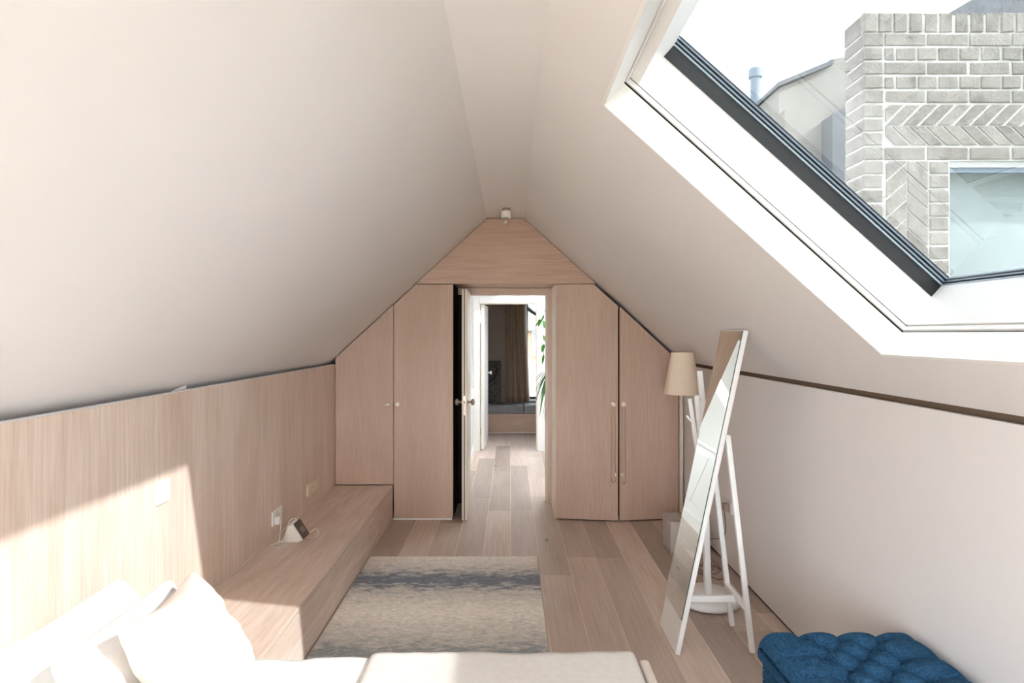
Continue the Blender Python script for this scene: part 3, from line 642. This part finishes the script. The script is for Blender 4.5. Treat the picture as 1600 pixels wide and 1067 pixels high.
MB().bar(mq(.21, 3.16, .022), (1.137, 3.16, .205), .028, .032).build('stretcher', WHITE, mr_, bevel=.006)
MB().bar(mq(top_s, MY0+.0, .034), mq(top_s, MY1, .034), .02, .02, (1, 0, 0)).build('hinge_bar', WHITE, mr_, bevel=.003)

# ------------------------------------------------------------------ coat stand
CX, CY = 1.135, 3.60
cs = thing('coat_stand', (CX, CY, 0), 'white coat stand with angled pegs and round base behind the mirror', 'coat stand')
MB().lathe([(.12, .001), (.165, .004), (.182, .016), (.185, .028), (.178, .040), (.165, .046), (.03, .050)], (CX, CY, 0), (0, 0, 1), 48).build('base', WHITE, cs, smooth=True)
MB().bar((CX, CY, .045), (CX-.035, CY, 1.16), .036, .036, (0, 1, 0)).build('trunk', WHITE, cs, bevel=.004)
for a, b_, wd in (((CX-.005, CY, .9), (CX-.045, CY+.01, 1.325), .03), ((CX-.03, CY, .8), (CX-.075, CY-.03, 1.19), .026), ((CX-.06, CY, .85), (CX-.10, CY+.02, 1.165), .024), ((CX-.02, CY, .9), (CX+.06, CY-.06, 1.25), .026), ((CX-.03, CY+.01, .7), (CX+.05, CY+.07, 1.05), .026)):
    MB().bar(a, b_, wd, wd*.8, (0, 1, 0)).build('peg', WHITE, cs, bevel=.003)
MB().bar((CX-.09, CY, 1.03), (CX-.125, CY-.01, 1.07), .01, .01, (0, 1, 0)).build('hook', WHITE, cs)

# ------------------------------------------------------------------ floor lamp
LX, LY = 1.232, 4.49
lp = thing('floor_lamp', (LX, LY, 0), 'floor lamp with cream tapered shade on a grey concrete block', 'lamp')
B(LX-.114, LX+.114, LY-.114, LY+.114, .001, .228).build('base', CONC, lp, bevel=.004)
MB().tube([(LX, LY, .228), (LX, LY, 1.30)], .0055, 10).build('pole', CREAM, lp, smooth=True)
MB().lathe([(.03, 0), (.03, .012), (.008, .016)], (LX, LY, .228), (0, 0, 1), 20).build('collar', OAK_X, lp)
s_h = MB().lathe([(.1295, 1.107), (.0775, 1.405), (.0755, 1.405), (.1275, 1.107)], (LX, LY, 0), (0, 0, 1), 40)
s_h.f = [f for f in s_h.f if len(f) == 4]
sh = s_h.build('shade', SHADE, lp, smooth=False)
MB().tube([(LX-.08, LY, 1.395), (LX+.08, LY, 1.395)], .002, 6).build('spider', METALKNOB, lp)
MB().lathe([(.001, 0), (.016, .004), (.02, .05), (.014, .06)], (LX, LY, 1.24), (0, 0, 1), 16).build('bulb_holder', PLASTIC, lp, smooth=True)
# lamp cable tangled on the floor + right wall socket
rs = thing('wall_socket', (XR, 4.0, .37), 'small socket with plug low on the right wall behind the mirror stand', 'socket')
ys0 = F*XR/(1141-797)
B(XR-.012, XR-.0005, ys0-.045, ys0+.11, .36, .44).build('plate', WALLP, rs, bevel=.002); B(XR-.045, XR-.0125, ys0-.02, ys0+.03, .375, .425).build('plug', METALKNOB, rs, bevel=.004)
cb = thing('lamp_cable', (1.3, 4.05, 0), 'thin grey cable looping on the floor behind the coat stand', 'cable')
pts = [(XR-.04, ys0, .38), (XR-.03, ys0+.0, .25), (XR-.02, ys0+.12, .16), (XR-.06, ys0+.35, .07), (1.30, 4.45, .012)]
MB().tube(smooth_path(pts), .0028, 6).build('flex', CABLE, cb, smooth=True)
pts = [(1.26+.10*math.cos(a*1.05)*(1-.02*a)+.03*math.sin(a*.37), 4.02+.10*math.sin(a*1.05)+.05*math.cos(a*.5), .005+.006*(i % 3)+.0012*i) for i, a in enumerate([k*.5 for k in range(50)])]
MB().tube(smooth_path(pts, 4), .0028, 6).build('coil', CABLE, cb, smooth=True)

# ------------------------------------------------------------------ tufted ottoman
OX0, OX1, OY0, OY1, OZ = .888, 1.436, 1.10, 2.255, .487
ot = thing('ottoman', ((OX0+OX1)/2, 1.7, 0), 'blue linen storage ottoman with a deep buttoned lid by the right wall', 'ottoman')
bu = MB(); nx, ny = 4, 9
px_, py_ = (OX1-OX0)/nx, (OY1-OY0)/ny
btn = []
for j in range(1, ny*2-1):
    yb = OY1-j*py_*.5
    for i in ((1, 2, 3) if j % 2 == 1 else (1.5, 2.5)): btn.append((OX0+i*px_, yb))
def lidfn(a, b_):
    x = OX0+(OX1-OX0)*a; y = OY0+(OY1-OY0)*b_
    ex = min(a, 1-a)*(OX1-OX0); ey = min(b_, 1-b_)*(OY1-OY0); R_ = .055
    h = 0
    for e1 in (ex, ey):
        if e1 < R_: h -= R_-math.sqrt(max(0, R_*R_-(R_-e1)**2))
    fx = (x-OX0)/px_; fy = (OY1-y)/py_
    # distance to the buttoned field
    inx = min(fx-1, 3-fx); iny = min(fy-.5, (ny-.5)-fy); ins = max(0, min(1, .5+min(inx, iny)*4))
    dome = (abs(math.sin(math.pi*(fx+fy-.5)))*abs(math.sin(math.pi*(fx-fy-.5))))**.5
    field = -.026+.026*dome
    if iny < inx: sc_ = .020*abs(math.sin(math.pi*fx))**.55-.020
    else: sc_ = (.012 if fx > 2 else .005)*(abs(math.sin(math.pi*(fy-.5)))**.55-1)
    z = ins*field+(1-ins)*sc_
    dip = 0
    for (bx, by) in btn:
        d2 = (x-bx)**2+(y-by)**2
        if d2 < .006: dip = max(dip, .022*math.exp(-d2/.0004))
    return (x, y, OZ+h+z-dip)
bu.grid(lidfn, 110, 180)
# skirt of the lid
lid = bu.build('lid', BLUE, ot, smooth=True)
B(OX0+.002, OX1-.002, OY0+.002, OY1-.002, .375, OZ-.108).build('lid_edge', BLUE, ot, bevel=.002, seg=1)
B(OX0+.001, OX1-.001, OY0+.001, OY1-.001, OZ-.11, OZ-.075).build('lid_band', BLUE, ot, bevel=.004, seg=2)
B(OX0+.012, OX1-.012, OY0+.012, OY1-.012, .06, .366).build('body', BLUE, ot, bevel=.008)
bm_ = MB()
for (bx, by) in btn:
    z = lidfn((bx-OX0)/(OX1-OX0), (by-OY0)/(OY1-OY0))[2]
    MB().lathe([(.009, 0), (.009, .003), (.006, .006), (.001, .007)], (bx, by, z-.001), (0, 0, 1), 10).build('button', BLUE, ot, smooth=True)
for i in range(9): MB().lathe([(.0025, 0), (.0018, .0015), (.0002, .002)], (OX0+.012, OY1-.03, .09+i*.032), (-1, 0, 0), 6).build('stud', METALKNOB, ot)
for x in (OX0+.05, OX1-.05):
    for y in (OY0+.05, OY1-.05): MB().lathe([(.014, 0), (.022, .06)], (x, y, 0), (0, 0, 1), 14).build('foot', BLACK, ot)

# ------------------------------------------------------------------ bed
bed = thing('bed', (-.5, 1.25, 0), 'low upholstered bed in the foreground with its head to the oak wall', 'bed')
EX, EY1, EY0 = .468, 2.12, .42
B(EX-.035, EX, EY0, EY1, .05, .440).build('foot_rail', UPH, bed, bevel=.010, seg=3)
B(-1.44, EX-.036, EY1-.035, EY1, .05, .40).build('side_rail', UPH, bed, bevel=.01, seg=3)
B(-1.44, EX-.036, EY0, EY0+.035, .05, .40).build('side_rail', UPH, bed, bevel=.01, seg=3)
B(-1.43, EX-.05, EY0+.04, EY1-.04, .12, .405).build('mattress', LINEN, bed, bevel=.05, seg=4)
for x in (-1.38, EX-.08):
    for y in (EY0+.06, EY1-.06): B(x, x+.05, y-.03, y+.03, 0, .05).build('leg', BLACK, bed)
def cloth(x0, x1, y0, y1, z, amp, seed, R_=.03, sc_=5):
    def fn(a, b_):
        x = x0+(x1-x0)*a; y = y0+(y1-y0)*b_
        ex = min(a, 1-a)*(x1-x0); ey = min(b_, 1-b_)*(y1-y0); h = 0
        for e1 in (ex, ey):
            if e1 < R_: h -= R_-math.sqrt(max(0, R_*R_-(R_-e1)**2))
        nzv = noise.noise(Vector((x*sc_+seed, y*sc_*.7, seed)))*.6+noise.noise(Vector((x*sc_*3+seed, y*sc_*2, seed+5)))*.25
        wob = .016*noise.noise(Vector((x*6, seed, 0)))
        return (x, y+wob*b_, z+h+amp*nzv)
    return fn
def duvet(name, mat, label, cat, x0, x1, z, amp, seed, lo, y1=EY1-.005, nx_=70):
    r_ = thing(name, ((x0+x1)/2, 1.3, lo), label, cat)
    top = MB().grid(cloth(x0, x1, EY0+.01, y1, z, amp, seed), nx_, 90)
    n0 = len(top.v)
    o = top.build('sheet', mat, r_, smooth=True); so_ = o.modifiers.new('solid', 'SOLIDIFY'); so_.thickness = .022; so_.offset = -1
    return r_
duvet('duvet', LINEN, 'white duvet across the bed beside the pillows', 'duvet', -1.25, -.40, .455, .014, 3.1, .44)
bl = duvet('blanket', BLANKET, 'pale oatmeal linen blanket over the foot half of the bed', 'blanket', -.475, EX-.042,   .476, .007, 8.3, .45)
# pillows: top edge runs along Y, leaning towards the wall
def pillow(name, mat, label, group, top, bot, y0, y1, thick, seed, ear=.02, skew=0):
    top = Vector((top[0], 0, top[1])); bot = Vector((bot[0], 0, bot[1])); up = (top-bot); H = up.length; up.normalize()
    nrm = Vector((up.z, 0, -up.x)); L = y1-y0; ctr = Vector(((top.x+bot.x)/2, (y0+y1)/2, bot.z))
    r_ = thing(name, tuple(ctr), label, 'pillow', group)
    n = 34
    def surf(sign):
        def fn(a, b_):
            u = math.sin((a*2-1)*math.pi/2*.999)/math.sin(math.pi/2*.999); v_ = math.sin((b_*2-1)*math.pi/2*.999)/math.sin(math.pi/2*.999)
            prof = (max(0, 1-u*u)*max(0, 1-v_*v_))**.42
            pin = 1-ear*3*(1-u*u)*(v_*v_)-0*abs(v_); pin2 = 1-ear*3*(1-v_*v_)*(u*u)
            uu = u*pin2*(1-.05*v_**8); vv = v_*pin*(1-.05*u**8)
            w_ = noise.noise(Vector((u*2.2+seed, v_*2.2, seed)))*.22+noise.noise(Vector((u*5+seed, v_*2.5, seed*2)))*.16
            t_ = sign*thick*.5*prof*(1+w_)+.010*noise.noise(Vector((u*1.5, v_*1.5, seed+9)))
            P_ = bot+up*(H*(uu*.5+.5))+Vector((0, y0+L*(vv*.5+.5)+skew*(uu*.5+.5), 0))+nrm*t_
            return P_
        return fn
    mb = MB().grid(surf(1), n, n).grid(surf(-1), n, n)
    o = mb.build('case', mat, r_, smooth=True, weld=True); ss = o.modifiers.new('sub', 'SUBSURF'); ss.levels = 1; ss.render_levels = 1
    return r_
pillow('pillow', LINEN, 'long white pillow leaning on the oak wall at the far left', 'bed pillows', (-1.30, .735), (-1.10, .49), 1.42, 2.09, .15, 1.3)
pillow('pillow', LINEN, 'white pillow tucked between the wall pillow and the square cushion', 'bed pillows', (-1.115, .745), (-.98, .50), 1.50, 2.05, .12, 4.4)
sq = pillow('square_cushion', CUSHION, 'square blush linen cushion with a pointed corner, foremost by the bench', 'bed pillows', (-1.00, .80), (-.80, .49), 1.57, 1.985, .17, 7.7, .06)
pillow('small_pillow', CUSHION, 'blush pillow low at the bottom left in front of the white pillows', 'bed pillows', (-.98, .70), (-.80, .50), 1.02, 1.50, .15, 2.6)

# ------------------------------------------------------------------ outside: brick wall of the neighbouring dormer
YW = 3.32; BXL = 1.873; BTOP = 3.238; PX = 295.2
bw = thing('brick_building', (2.8, YW, -1), 'whitewashed brick building with herringbone panels and a window outside the rooflight', 'building')
WX0, WZT = 2.332, 2.455
XE = 3.75
core = MB().box(BXL+.006, WX0, YW+.006, YW+.19, -1, BTOP-.01).box(WX0, XE, YW+.006, YW+.19, WZT, BTOP-.01)
core.box(WX0, XE, YW+.006, YW+.19, -1, 1.2)
core.build('mortar_wall', MORTAR, bw)
bmesh_cache = {}
def brick_mesh(L, H, Dp):
    k = (round(L, 3), round(H, 3), round(Dp, 3), random.randint(0, 2))
    if k not in bmesh_cache:
        mb = MB(); j = lambda: random.uniform(-.0022, .0022)
        c = .004
        f4 = [(-L/2, -H/2), (L/2, -H/2), (L/2, H/2), (-L/2, H/2)]
        back = [(x, Dp, z) for x, z in f4]; mid = [(x+j(), .006, z+j()) for x, z in f4]; fr_ = [(x*(1-2*c/L)+j(), j(), z*(1-2*c/H)+j()) for x, z in f4]
        mb.add(back+mid+fr_, [(0,1,5,4),(1,2,6,5),(2,3,7,6),(3,0,4,7),(4,5,9,8),(5,6,10,9),(6,7,11,10),(7,4,8,11),(8,9,10,11),(3,2,1,0)])
        me = bpy.data.meshes.new('brick'); me.from_pydata(mb.v, [], mb.f); me.update(); me.materials.append(BRICK); bmesh_cache[k] = me
    return bmesh_cache[k]
nb_ = 0
def brick(x, z, L, H, rot=0, y=None, rz=0):
    global nb_
    o = bpy.data.objects.new('brick', brick_mesh(L, H, .03)); C.objects.link(o); o.parent = bw
    o.location = Vector((x, (YW if y is None else y)+random.uniform(-.003, .003), z))-Vector(bw.location)
    o.rotation_euler = (0, -rot, rz); nb_ += 1
CH = .0752; MJ = .010
Xp = lambda px: (px-797)/PX
Zp = lambda py: EYE+(521-py)/PX
def clip_brick(poly, x0, x1, z0, z1):
    def clip(P, f):
        o = []
        for i in range(len(P)):
            a, b_ = P[i], P[(i+1) % len(P)]; fa_, fb_ = f(a), f(b_)
            if fa_ >= 0: o.append(a)
            if fa_*fb_ < 0: t_ = fa_/(fa_-fb_); o.append((a[0]+(b_[0]-a[0])*t_, a[1]+(b_[1]-a[1])*t_))
        return o
    for f in (lambda k: k[0]-x0, lambda k: x1-k[0], lambda k: k[1]-z0, lambda k: z1-k[1]):
        if poly: poly = clip(poly, f)
    return poly
def poly_brick(poly):
    global nb_
    if len(poly) < 3: return
    A_ = abs(sum(poly[i][0]*poly[(i+1) % len(poly)][1]-poly[(i+1) % len(poly)][0]*poly[i][1] for i in range(len(poly))))/2
    if A_ < .0012: return
    cx1 = sum(k[0] for k in poly)/len(poly); cz1 = sum(k[1] for k in poly)/len(poly)
    P = [(cx1+(x-cx1)*.985, YW+random.uniform(-.001, .001), cz1+(z-cz1)*.985) for x, z in poly]
    MB().prism(P, (0, .03, 0)).build('brick', BRICK, bw); nb_ += 1
# top soldier course
zt_ = BTOP; x = BXL
while x < XE:
    wd = .068 if x > BXL+.01 else .068; brick(x+wd/2, zt_-.052, wd, .104-MJ*.3); x += wd+MJ*1.3
# left edge header column and horizontal courses
zc = zt_-.110
EDGE = .112
course = 0
herr_band = None
rows = []
while zc > -0.0:
    ztop = zc; zbot = zc-CH+MJ
    rows.append((ztop, zbot)); zc -= CH
for k, (a, b_) in enumerate(rows):
    if b_ < 1.35: break
    zc_ = (a+b_)/2; H = a-b_
    brick(BXL+EDGE/2-.004, zc_, EDGE-MJ, H)
    xs0 = BXL+EDGE
    if k < 5 or k == 8:
        L = .112 if k in (1, 3) else .225
        x = xs0-(0 if L > .2 else .045)
        if L < .2: brick(xs0+.026, zc_, .052, H); x = xs0+.062
        while x < XE-.05:
            brick(x+(L-MJ)/2, zc_, L-MJ+random.uniform(-.004, .003), H); x += L
    elif k > 8:
        x = WX0-.112
        brick(x+.056-.002, zc_, .112-MJ, H)
# herringbone: horizontal band (rows 5-7) and vertical panel beside the window (rows > 8)
def zigzag_band(x0, x1, z0, z1):
    zm = (z0+z1)/2; hh = (z1-z0)/2; W = .0905; k = -3
    while x0+k*W < x1+.2:
        bx = x0+k*W; gp = .009
        # upper half leans right, lower half leans back
        up_ = [(bx+gp, zm+.0), (bx+W-gp, zm), (bx+W-gp+hh, z1), (bx+gp+hh, z1)]
        dn_ = [(bx+gp+.03, zm-gp*.6), (bx+W-gp+.03, zm-gp*.6), (bx+W-gp+hh+.03, z0), (bx+gp+hh+.03, z0)]
        poly_brick(clip_brick(up_, x0+.004, x1, z0, z1-.002)); poly_brick(clip_brick(dn_, x0+.004, x1, z0+.002, z1)); k += 1
zb1 = rows[5][0]; zb0 = rows[7][1]
zigzag_band(BXL+EDGE, XE, zb0, zb1)
def chevron(x0, x1, z0, z1):
    xm_ = (x0+x1)/2; hw_ = (x1-x0)/2; W = .098; k = -3; gp = .010
    while z0+k*W < z1+.2:
        bz = z0+k*W
        lf = [(x0, bz+gp), (xm_-gp*.3, bz+hw_*.85+gp), (xm_-gp*.3, bz+W+hw_*.85-gp*.2), (x0, bz+W-gp*.2)]
        rt = [(xm_+gp*.4, bz+hw_*.85+.045+gp), (x1, bz+.045+gp), (x1, bz+W+.045-gp*.2), (xm_+gp*.4, bz+W+hw_*.85+.045-gp*.2)]
        poly_brick(clip_brick(lf, x0+.004, x1, z0, z1)); poly_brick(clip_brick(rt, x0, x1-.004, z0, z1)); k += 1
chevron(BXL+EDGE+.004, WX0-.112-.004, 1.36, rows[8][1]-MJ)
# left return face: headers and stretchers seen edge on
for k, (a, b_) in enumerate([(BTOP-.002, BTOP-.104)]+rows):
    if b_ < 1.6: break
    o = bpy.data.objects.new('brick', brick_mesh(.185, a-b_, .03)); C.objects.link(o); o.parent = bw
    o.location = Vector((BXL, YW+.1, (a+b_)/2))-Vector(bw.location); o.rotation_euler = (0, 0, -math.pi/2)
# window in the brick wall
wn = MB().box(WX0, XE, YW+.02, YW+.05, WZT-.03, WZT).build('window_head', WHITE, bw)
fr2 = MB().box(WX0, WX0+.012, YW+.03, YW+.07, 1.2, WZT-.03).box(WX0, XE, YW+.03, YW+.07, WZT-.055, WZT-.03).build('window_frame', GREYMETAL, bw)
REFLTONE = plain('grey_green_reflection', (206, 214, 213), .8, .1, .1, 3)  # pale tone painted in place of the reflection in this window
B(WX0, XE, YW+.16, YW+.19, 1.2, WZT-.03).build('window_back', REFLTONE, bw)
MB().add([(WX0+.012, YW+.05, 1.2), (XE, YW+.05, 1.2), (XE, YW+.05, WZT-.055), (WX0+.012, YW+.05, WZT-.055)], [(0,1,2,3)]).build('pane', CLEAR, bw)
MB().prism([(WX0+.02, YW+.1, 1.35), (XE, YW+.1, 1.35), (XE, YW+.1, 1.5), (WX0+.02, YW+.1, 1.45)], (0, .03, 0)).build('inner_sill', WHITE, bw)
# rendered house behind, with parapet, flue and slate lean-to
HY = 6.2; K = HY/F
hx = lambda px: (px-797)*K
hz = lambda py: EYE+(521-py)*K
rh = thing('rendered_house', (hx(1300), HY, -2), 'pale rendered house with sloping parapet behind the brick wall', 'building')
MB().prism([(hx(1217), HY, -2), (hx(1217), HY, hz(138)), (hx(1297), HY, hz(104)), (hx(1297), HY, hz(93)), (hx(1440), HY, hz(70)), (hx(1440), HY, -2)], (0, 3, 0)).build('wall', RENDER, rh)
MB().prism([(hx(1212), HY-.06, hz(138)), (hx(1212), HY-.06, hz(132)), (hx(1297), HY-.06, hz(97)), (hx(1297), HY-.06, hz(104))], (0, 3.1, 0)).build('coping', SLATEM, rh)
MB().prism([(hx(1260), HY-.5, hz(206)), (hx(1400), HY-.5, hz(120)), (hx(1400), HY-.5, hz(420)), (hx(1260), HY-.5, hz(330))], (0, .5, 0)).build('lean_to', SLATEM, rh)
B(hx(1205), hx(1262), HY-.3, HY-.0, hz(215)-2, hz(188)).build('gutter_ledge', RENDER, rh)
MB().lathe([(.055, 0), (.055, .42), (.075, .43), (.075, .52), (.06, .54), (.002, .55)], (hx(1242), HY+1, hz(130)-.1+.13), (0, 0, 1), 18).build('flue', GREYMETAL, rh)
sr = thing('slate_roof', (6, 9, -2), 'grey slate roof rising behind the top of the brick wall', 'roof')
K2 = 9/F
MB().prism([((1480-797)*K2, 9, EYE+(521-22)*K2), ((1620-797)*K2, 9, EYE+(521+60)*K2), ((2100-797)*K2, 9, EYE+(521+60)*K2), ((2100-797)*K2, 9, EYE+(521-22)*K2)], (0, 1, 0)).build('slope', SLATEM, sr)
B((1500-797)*K2, (2100-797)*K2, 9.1, 10, -2, EYE+(521-22)*K2).build('wall', RENDER, sr)

# house seen through the far window
fh = thing('neighbour_house', (2.2, 24, -3), 'pale brick house with white window seen through the far bedroom window', 'building')
KH = 24/F; X_ = lambda px: (px-797)*KH; Z_ = lambda py: EYE+(521-py)*KH
PINKB = plain('pink_brick_far', (206, 176, 156), .9, .1, .12, 30)
MB().prism([(X_(800), 24, -3), (X_(800), 24, Z_(515)), (X_(880), 24, Z_(515)), (X_(880), 24, -3)], (0, 3, 0)).build('wall', PINKB, fh)
MB().prism([(X_(800), 23.9, Z_(514)), (X_(800), 23.9, Z_(465)), (X_(823), 23.9, Z_(485)), (X_(870), 23.9, Z_(514))], (0, 3, 0)).build('gable_board', plain('white_boards', (232, 224, 212), .8, .1), fh)
MB().prism([(X_(800), 23.6, Z_(460)), (X_(800), 23.6, Z_(456)), (X_(880), 23.6, Z_(520)), (X_(880), 23.6, Z_(524))], (0, 3.3, 0)).build('verge', SLATEM, fh)
B(X_(800), X_(880), 23.75, 23.9, Z_(515)-.05, Z_(513)).build('fascia', SLATEM, fh)
wnf = B(X_(831), X_(846), 23.9, 23.98, Z_(556), Z_(517)).build('window', WHITE, fh); B(X_(833), X_(837), 23.88, 23.9, Z_(552), Z_(520)).build('pane', GREYMETAL, wnf); B(X_(838.5), X_(844), 23.88, 23.9, Z_(552), Z_(520)).build('pane', GREYMETAL, wnf)
bsh = thing('shrub', (1.1, 16, -3), 'leafy green shrub below the far window view', 'shrub')
mb = MB()
for i in range(900):
    a = random.uniform(0, 2*math.pi); rr = random.random()**.5*.9; z = random.uniform(-2.5, -.05-.6*rr); c = Vector((.75+rr*math.cos(a), 16+rr*math.sin(a), z))
    d_ = Vector((random.uniform(-1, 1), random.uniform(-1, 1), random.uniform(-.4, 1))).normalized()*.1; s_ = d_.cross(Vector((random.random(), .3, random.random()))).normalized()*.05
    mb.add([c-d_, c+s_, c+d_, c-s_], [(0,1,2,3)])
o = mb.build('foliage', LEAF, bsh); o['kind'] = 'stuff'
MB().tube([(.75, 16, -3), (.78, 16, -1.2)], [.05, .02], 8).build('stem', OAK_X, bsh)
gd = MB().box(-60, 60, -60, 60, -3.3, -3.0).build('ground', GROUND); struct(gd, 'garden ground far below the attic windows')
